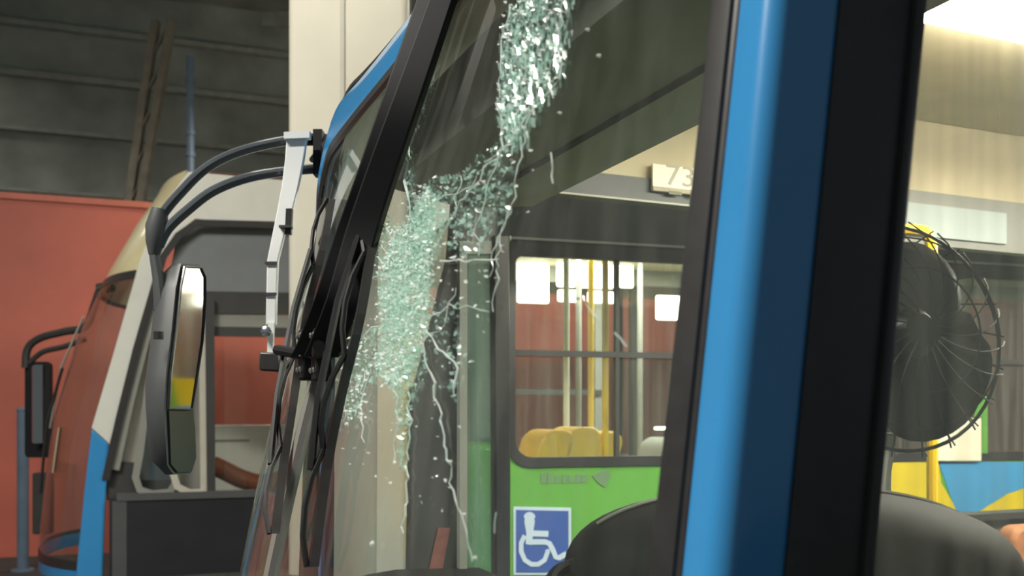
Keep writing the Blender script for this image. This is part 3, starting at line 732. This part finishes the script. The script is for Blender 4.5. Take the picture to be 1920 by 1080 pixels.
# ================================================================== GREEN BUS
gb = root('city_bus', GB.P(1.5, 1.2, 0), 'green bus with yellow and blue livery seen through the broken windshield', 'bus')
zt_, zb_ = 2.40, 1.305
v0 = GB.vz(948, 700)[0]; H = 2.45
win = [(v0, v0+1.62), (v0+1.70, v0+3.3), (v0+3.38, v0+4.98), (v0+5.06, v0+6.66)]
edges = [0.0] + [(win[i][1]+win[i+1][0])/2 for i in range(3)] + [7.2]
for i, (a, b) in enumerate(win):
    outer = rounded(a, b, zb_, zt_, (.12,.12,.07,.07)); g = .045
    mid = rounded(a+.004, b-.004, zb_+.004, zt_-.004, (.12,.12,.07,.07))
    inner = rounded(a+g, b-g, zb_+g*1.05, zt_-g*1.9, (.085,.085,.045,.045))
    rect = rect_around(mid, edges[i], edges[i+1], .95, zt_+.004)
    ring_between(GB, rect, mid, 0, .05).build('side_panel', 'green_paint', gb, smooth=0)
    gk = ring_between(GB, outer, inner, -.012, .03).build('window_gasket', 'black_rubber', gb, smooth=30)
    MB().prism([GB.P(v, .012, z) for v, z in inner], GB.N*.005).build('window_pane', 'bus_glass', gk, smooth=0)
    zbar = GB.vz(1110, 664)[1]
    MB().box(GB, a+g, b-g, -.004, .03, zbar-.014, zbar+.014).build('window_bar', 'dark_trim', gk, smooth=0)
    vs_ = a + (GB.vz(1158,700)[0]-v0); 
    MB().box(GB, vs_-.010, vs_+.010, .0, .03, zb_+g, zt_-g*1.9).build('window_sash', 'dark_trim', gk, smooth=0)
    MB().box(GB, a+.02, b-.05, -.02, -.012, zt_-.012, zt_).build('drip_rail', 'grey_trim', gk, smooth=0)
MB().box(GB, 0, 7.2, 0, .05, zt_+.004, 3.0).build('upper_panel', 'dark_trim', gb, smooth=0)
MB().box(GB, 0, 7.2, 0, .05, .35, .95).build('lower_panel', 'green_paint', gb, smooth=0)
MB().box(GB, 0, 7.2, 0, 2.45, 2.98, 3.1).build('roof', 'white_paint', gb, bevel=.03)
MB().box(GB, 0, 7.2, 0, 2.45, .33, .38).build('cabin_floor', 'floor_grey', gb, smooth=0)
MB().box(GB, .1, 7.2, .1, 2.35, 2.66, 2.70).build('cabin_ceiling', 'beige_panel', gb, smooth=0)
# far side: low wall, posts
MB().box(GB, 0, 7.2, 2.40, 2.45, .35, 1.0).build('side_panel', 'green_paint', gb, smooth=0)
MB().box(GB, 0, 7.2, 2.40, 2.45, 2.55, 3.0).build('upper_panel', 'grey_trim', gb, smooth=0)
for v in (.0, .62, 1.55, 2.6, 3.7, 4.9, 6.1, 7.12):
    MB().box(GB, v, v+.07, 2.40, 2.45, 1.0, 2.55).build('window_post', 'grey_trim', gb, smooth=0)
zz_ = GB.vz(1000, 735, 2.40)[1]
MB().box(GB, 0, 1.6, 2.38, 2.40, zz_-.02, zz_+.02).build('far_window_bar', 'dark_trim', gb, smooth=0)
MB().box(GB, 0, 7.2, 2.38, 2.40, 1.0, 1.04).build('far_window_sill', 'dark_trim', gb, smooth=0)
# green bus front: pillar, glass, panel raised to give the mirror its green-yellow reflection
MB().box(GB, -.01, .14, -.012, .10, 1.42, 3.0).build('corner_pillar', 'grey_trim', gb, bevel=.03)
MB().box(GB, -.01, .14, -.012, .10, .35, 1.42).build('corner_panel', 'green_paint', gb, bevel=.03)
MB().box(GB, -.03, .0, .05, 2.40, .35, 1.74).build('front_panel', 'yellow_paint', gb, smooth=0)
MB().prism([GB.P(-.036, n, z) for n, z in ((.05,.4),(.62,.4),(.18,1.735),(.05,1.735))], GB.V*.006).build('front_livery', 'green_paint', gb, smooth=0)
MB().prism([GB.P(-.036, n, z) for n, z in ((.62,.4),(1.4,.4),(.5,1.60),(.22,1.60))], GB.V*.005).build('front_livery', 'sky_paint', gb, smooth=0)
MB().box(GB, -.02, -.012, .10, 2.36, 1.74, 2.55).build('front_window', 'bus_glass', gb, smooth=0)
MB().box(GB, -.03, .02, .0, 2.45, 2.55, 3.0).build('front_header', 'white_paint', gb, smooth=0)
MB().box(GB, 7.15, 7.2, 0, 2.45, .35, 3.0).build('rear_panel', 'green_paint', gb, smooth=0)
# livery on its side: yellow and blue shapes towards the rear
NL = -.004
MB().ppoly(GB, [(1650,866),(1760,866),(1765,905),(1800,966),(1660,966)], NL, .003).build('livery_panel', 'yellow_paint', gb, smooth=0, label='yellow livery patch')
MB().ppoly(GB, [(1760,866),(2100,866),(2100,905),(1920,915),(1890,925),(1830,962),(1795,966)], NL, .003).build('livery_panel', 'sky_paint', gb, smooth=0, label='sky blue livery patch')
MB().ppoly(GB, [(1830,963),(1890,926),(1920,916),(2100,906),(2100,966)], NL-.0005, .003).build('livery_panel', 'yellow_paint', gb, smooth=0, label='yellow livery wave')
MB().ppoly(GB, [(1758,784),(1840,784),(1840,864),(1756,864)], -.03, .006).build('window_sticker', 'plate_white', gb, smooth=0)
MB().ppoly(GB, [(1828,742),(1852,742),(1852,850),(1842,850),(1842,782),(1828,782)], -.03, .006).build('window_sticker', 'green_paint', gb, smooth=0)
# lettering smudge and arrow badge below the window
bd = MB().ppoly(GB, [(1110,892),(1128,882),(1142,880),(1144,896),(1134,914),(1122,906)], -.005, .004).build('arrow_badge', 'badge_grey', gb, smooth=0)
for (x0, x1, y0, y1) in ((1014,1024,888,906),(1027,1036,886,907),(1041,1050,892,906),(1054,1062,890,907),(1066,1075,892,905),(1080,1088,889,906),(1092,1102,891,905)):
    MB().ppoly(GB, [(x0,y0),(x1,y0),(x1,y1),(x0,y1)], -.003, .002).build('badge_letter', 'badge_grey', bd, smooth=0)
# accessibility sign
sg = MB().ppoly(GB, [(963,950),(1071,952),(1071,1078),(963,1078)], -.006, .005).build('accessibility_sign', 'sign_white', gb, smooth=0, label='blue wheelchair symbol sign with pale border')
MB().ppoly(GB, [(968,956),(1066,958),(1066,1073),(968,1073)], -.009, .003).build('sign_field', 'sign_blue', sg, smooth=0)
hd = [(993+11.5*math.cos(a)*(1 if math.sin(a) < 0 else .8), 972+12*math.sin(a)) for a in [2*math.pi*k/20 for k in range(20)]]
MB().ppoly(GB, hd, -.011, .002).build('symbol_head', 'sign_white', sg, smooth=0)
MB().ppoly(GB, [(983,976),(1003,976),(999,1004),(997,1022),(986,1020),(987,1000)], -.0112, .002).build('symbol_torso', 'sign_white', sg, smooth=0)
MB().stroke(GB, [(994,1000),(1028,1001)], 11, -.0105, .002).build('symbol_arm', 'sign_white', sg, smooth=0)
MB().stroke(GB, [(990,1016),(1022,1016),(1030,1019),(1036,1030),(1042,1045),(1048,1046),(1062,1038)], 10, -.0107, .002).build('symbol_leg', 'sign_white', sg, smooth=0)
MB().stroke(GB, [(984,1004),(977,1018),(977,1034),(984,1050),(996,1058),(1009,1058),(1021,1050),(1027,1034),(1026,1030)], 9, -.0103, .002).build('symbol_wheel', 'sign_white', sg, smooth=0)
# cabin lights, poles, seats seen through the window
def gpx(x, y, n): return GB.vz(x, y, n)
for (x0, x1, y0, y1, n) in ((968,1028,486,568,2.30),(1042,1078,492,538,2.2),(1086,1148,490,540,2.2),(1044,1088,545,566,2.3),(1100,1150,548,568,2.3),(1228,1284,556,600,2.3),(1160,1186,492,540,2.2),(1225,1285,800,806,2.3)):
    a = gpx(x0, y1, n); b = gpx(x1, y0, n)
    lm = MB().box(GB, a[0], b[0], n-.03, n, a[1], b[1]).build('cabin_light', 'bus_lamp', gb, bevel=.028)
for (x, n, ya, yb, mt) in ((1135,.8,470,1000,'yellow_pole'),(1108,1.3,585,1000,'yellow_pole'),(1062,1.2,470,1000,'silver'),(1085,1.6,470,1000,'grey_trim'),(1200,1.7,470,1000,'grey_trim')):
    a = gpx(x, 800, n); MB().tube([GB.P(a[0],n,.38), GB.P(a[0],n,2.66)], .019, 10).build('grab_pole', mt, gb)
for (x, n, top) in ((1030,.75,805),(1078,.75,800),(1120,1.0,808),(1250,1.2,820)):
    a = gpx(x, top, n)
    lp = rounded(a[0]-.10, a[0]+.10, a[1]-.55, a[1], (.02,.02,.08,.08), 5)
    st_ = MB().prism([GB.P(v+(z-a[1])*.25, n-.2, z) for v, z in lp], GB.N*.38).build('passenger_seat', 'yellow_seat' if x < 1200 else 'grey_trim', gb, bevel=.03)
    MB().box(GB, a[0]-.5, a[0]-.1, n-.2, n+.18, a[1]-.58, a[1]-.5).build('seat_cushion', 'yellow_seat', st_, bevel=.02)
    MB().box(GB, a[0]-.3, a[0]-.2, n-.1, n+.1, .38, a[1]-.58).build('seat_leg', 'dark_trim', st_, smooth=0)
area('green_bus_lamp_light', GB.P(2.0, 1.3, 2.62), 2.5, .4, 110, target=GB.P(2.0, 1.3, 0))
for v in (0.9, 2.6, 4.3):
    MB().box(GB, v, v+1.3, 1.15, 1.45, 2.635, 2.66).build('ceiling_lamp', 'bus_lamp', gb, bevel=.01)

# ================================================================== WHITE BUS (left)
lb = root('city_bus', LB.P(1.0, 1.2, 0), 'white and blue bus at left with a grey blind in its side window', 'bus')
LX = 8.0
def lv(*pts, n=0): return [LB.vz(x, y, n) for x, y in pts]
left = lv((352,322),(300,395),(262,490),(215,655),(172,802))
right = lv((205,832),(250,660),(300,480),(330,438),(366,410))
zr = left[0][1]; zw = right[-1][1]
poly = left + right + [(LX, zw), (LX, zr)]
MB().prism([LB.P(v, 0, z) for v, z in poly], LB.N*.06).build('side_panel', 'white_paint', lb, smooth=0)
MB().prism([LB.P(v, 0, z) for v, z in lv((172,802),(205,832),(198,930),(192,1100),(140,1100),(150,1000),(160,900))], LB.N*.08).build('front_pillar', 'blue_paint', lb, smooth=0, bevel=.02)
rows = []
for k in range(13):
    n = 2.4*k/12; e = .12*(1-math.sin(math.pi*k/12))
    rows.append([LB.P(left[0][0]+.0, n, zr+.10-e), LB.P(left[0][0]+.25, n, zr+.14-e), LB.P(LX, n, zr+.14-e)])
MB().grid(rows).build('roof', 'white_paint', lb, smooth=60)
# window rubber
MB().stroke(LB, [(198,900),(225,780),(256,655),(306,482),(334,442),(368,418),(600,424)], 13, -.004, .012).build('window_gasket', 'black_rubber', lb, smooth=0)
MB().stroke(LB, [(212,880),(238,760),(268,640),(300,540)], 22, .03, .02).build('window_channel', 'grey_trim', lb, smooth=0)
MB().ppoly(LB, [(266,592),(290,584),(276,720),(262,884),(218,872),(240,740)], .12, .05).build('inner_pillar', 'light_trim', lb, smooth=0)
MB().ppoly(LB, [(196,862),(252,868),(266,936),(200,938)], .05, .05).build('corner_trim', 'dark_trim', lb, smooth=0)
MB().ppoly(LB, [(290,600),(330,600),(330,925),(262,925),(270,760)], .14, .03).build('inner_lining', 'grey_plastic', lb, smooth=0)
MB().ppoly(LB, [(328,700),(378,700),(392,925),(326,925)], .16, .03).build('inner_lining', 'grey_trim', lb, smooth=0)
MB().stroke(LB, [(292,640),(276,740),(262,850),(254,895),(262,918),(286,926),(318,922),(332,900)], 13, .02, .02).build('quarter_frame', 'grey_trim', lb, smooth=0)
MB().stroke(LB, [(336,600),(330,780),(322,880),(332,912),(356,924),(384,922)], 13, .015, .02).build('quarter_frame', 'light_trim', lb, smooth=0)
MB().ppoly(LB, [(286,640),(330,640),(328,900),(262,900)], .05, .006).build('quarter_pane', 'bus_glass', lb, smooth=0)
MB().ppoly(LB, [(384,560),(402,560),(404,925),(388,925)], -.002, .05).build('window_divider', 'dark_trim', lb, smooth=0)
MB().ppoly(LB, [(372,560),(385,560),(389,925),(376,925)], .004, .04).build('divider_trim', 'light_trim', lb, smooth=0)
MB().ppoly(LB, [(330,450),(368,424),(640,432),(640,550),(392,546),(312,546)], .06, .02).build('sun_blind', 'blind_grey', lb, smooth=0, label='grey roller blind half drawn')
MB().ppoly(LB, [(386,546),(640,550),(640,590),(386,588)], .05, .03).build('blind_rail', 'dark_trim', lb, smooth=0)
MB().ppoly(LB, [(392,588),(640,592),(640,616),(392,612)], .06, .03).build('window_rail', 'grey_trim', lb, smooth=0)
MB().ppoly(LB, [(390,612),(640,616),(640,634),(390,630)], .05, .03).build('window_rail', 'dark_trim', lb, smooth=0)
MB().ppoly(LB, [(402,632),(640,634),(640,924),(404,924)], .03, .006).build('window_pane', 'clear_glass', lb, smooth=0)
sl = lv((200,935))[0][1]
vv = lv((205,940))[0][0]
MB().box(LB, vv, LX, 0, .06, .30, sl).build('lower_panel', 'dark_body', lb, smooth=0)
MB().box(LB, vv+.05, LX, -.012, .06, sl-.02, sl+.035).build('window_sill', 'grey_plastic', lb, smooth=0)
MB().box(LB, vv+.02, vv+.12, -.006, .0, .30, sl-.02).build('panel_edge', 'grey_plastic', lb, smooth=0)
for v in (2.45, 4.3, 6.1, 7.94):
    MB().box(LB, v, v+.10, 0, .06, sl, zw).build('window_post', 'black_rubber', lb, smooth=0)
# far side of the white bus
MB().box(LB, .3, LX, 2.36, 2.42, .95, 1.12).build('far_rail', 'dark_trim', lb, smooth=0) if False else None
MB().box(LB, .9, LX, 2.36, 2.42, zw-.1, zr).build('far_upper_panel', 'white_paint', lb, smooth=0)
for v in (.1, 1.9, 3.6, 5.4, 7.3):
    MB().box(LB, v, v+.08, 2.36, 2.42, .35, zw).build('far_window_post', 'dark_trim', lb, smooth=0)
MB().box(LB, 2.0, LX, 2.36, 2.42, .35, 1.1).build('far_lower_panel', 'white_paint', lb, smooth=0)
a = LB.vz(380, 912, 2.2); b = LB.vz(640, 796, 2.2)
wp = MB().box(LB, a[0], b[0], 2.2, 2.3, .35, b[1]).build('white_step_panel', 'white_paint', lb, bevel=.01)
zg = LB.vz(430, 826, 2.2)[1]
MB().box(LB, a[0], a[0]+.45, 2.192, 2.2, zg-.012, zg+.012).build('panel_groove', 'grey_trim', wp, smooth=0)
br = [LB.pt(x, y, 1.2) for x, y in ((398,872),(420,882),(448,896),(480,906),(505,905),(530,898),(560,885))]
MB().tube(catmull(br, 4), [.085]*6+[.10]*19 if False else .085, 12).build('padded_rail', 'brown_trim', lb)
MB().box(LB, 0, LX, 0, 2.42, .28, .33).build('cabin_floor', 'floor_grey', lb, smooth=0)
# front face of the white bus: windshield, header, lower panel
def ledge(z):   # leading edge of the side at height z
    pts = [(p[1], p[0]) for p in left]+[(lv((150,1000))[0][1], lv((150,1000))[0][0]), (.0, lv((142,1100))[0][0])]
    pts.sort()
    for (z0, v0_), (z1, v1_) in zip(pts, pts[1:]):
        if z <= z1: return v0_+(v1_-v0_)*(z-z0)/(z1-z0)
    return pts[-1][1]
def LP(t, z, h=0):
    bul = (.34 if z < 2.2 else .34-.16*min(1, (z-2.2)/.9))*(1-abs(2*t-1)**3.0)
    return LB.P(ledge(z)-bul-h, .02+2.36*t, z)
zh = 2.62; zl = .44
g_ = lambda z0, z1, nz=10, nu=24, h=0: [[LP(i/nu, z0+(z1-z0)*j/nz, h) for j in range(nz+1)] for i in range(nu+1)]
MB().grid(g_(zl, zh)).build('windshield', 'windshield_glass', lb, smooth=60, recalc=False)
MB().grid(g_(zh, zr+.02)).build('front_header', 'cream_paint', lb, smooth=60)
MB().grid(g_(.32, zl)).build('front_panel', 'blue_paint', lb, smooth=60)
for z in (zh, zl):
    MB().grid(g_(z-.035, z+.035, 2, 24, .006)).build('windshield_gasket', 'black_rubber', lb, smooth=60)
MB().grid([[LP(.5+d, zl+(zh-zl)*j/10, .012) for j in range(11)] for d in (-.014, .014)]).build('windshield_divider', 'black_rubber', lb)
MB().tube([LP(.42, 1.95, .05), LP(.47, 1.5, .05), LP(.5, .9, .04)], .014, 6).build('wiper', 'black_rubber', lb)
MB().tube([LP(.30, 2.35, .03), LP(.42, 1.95, .06), LP(.55, 1.45, .03)], .010, 6).build('wiper_blade', 'light_trim', lb)
MB().strip([LP(.16, 1.46, .004), LP(.17, 1.12, .004)], LB.N, -LB.V, .30, .01).build('dashboard_box', 'beige_dim', lb, smooth=0)
# far-side mirror of the white bus
Yb = 8.6
ma = MB().tube(catmull([W(212,540,8.7), W(190,540,Yb), W(178,570,Yb), W(160,612,Yb), W(120,622,Yb), W(75,634,Yb), W(52,654,Yb), W(48,690,Yb)], 5), .035, 8).build('mirror_arm', 'dark_trim', lb)
MB().tube(catmull([W(160,636,Yb), W(120,650,Yb), W(80,660,Yb), W(54,682,Yb)], 5), .025, 8).build('lower_tube', 'dark_trim', ma)
MB().lathe(W(194,540,Yb), (1,0,.2), [(.05,-.05),(.05,.05)], 10).build('pivot', 'dark_trim', ma)
lp = rounded(0, 50, 0, 180, (8,8,8,8), 3)
MB().prism([W(46+x, 858-y, Yb) for x, y in lp], (-.05,.14,0)).build('mirror_shell', 'black_plastic', ma, bevel=.01)
lp = rounded(0, 31, 0, 148, (4,4,5,5), 3)
MB().prism([W(61+x, 832-y, Yb-.13+x*.0056) for x, y in lp], (-.01,.01,0)).build('mirror_face', 'mirror_glass', ma, smooth=0)
MB().prism([W(60+x*1.1, 1002-y*.78, Yb) for x, y in lp], (-.02,.12,0)).build('lower_mirror', 'dark_trim', ma, bevel=.01)
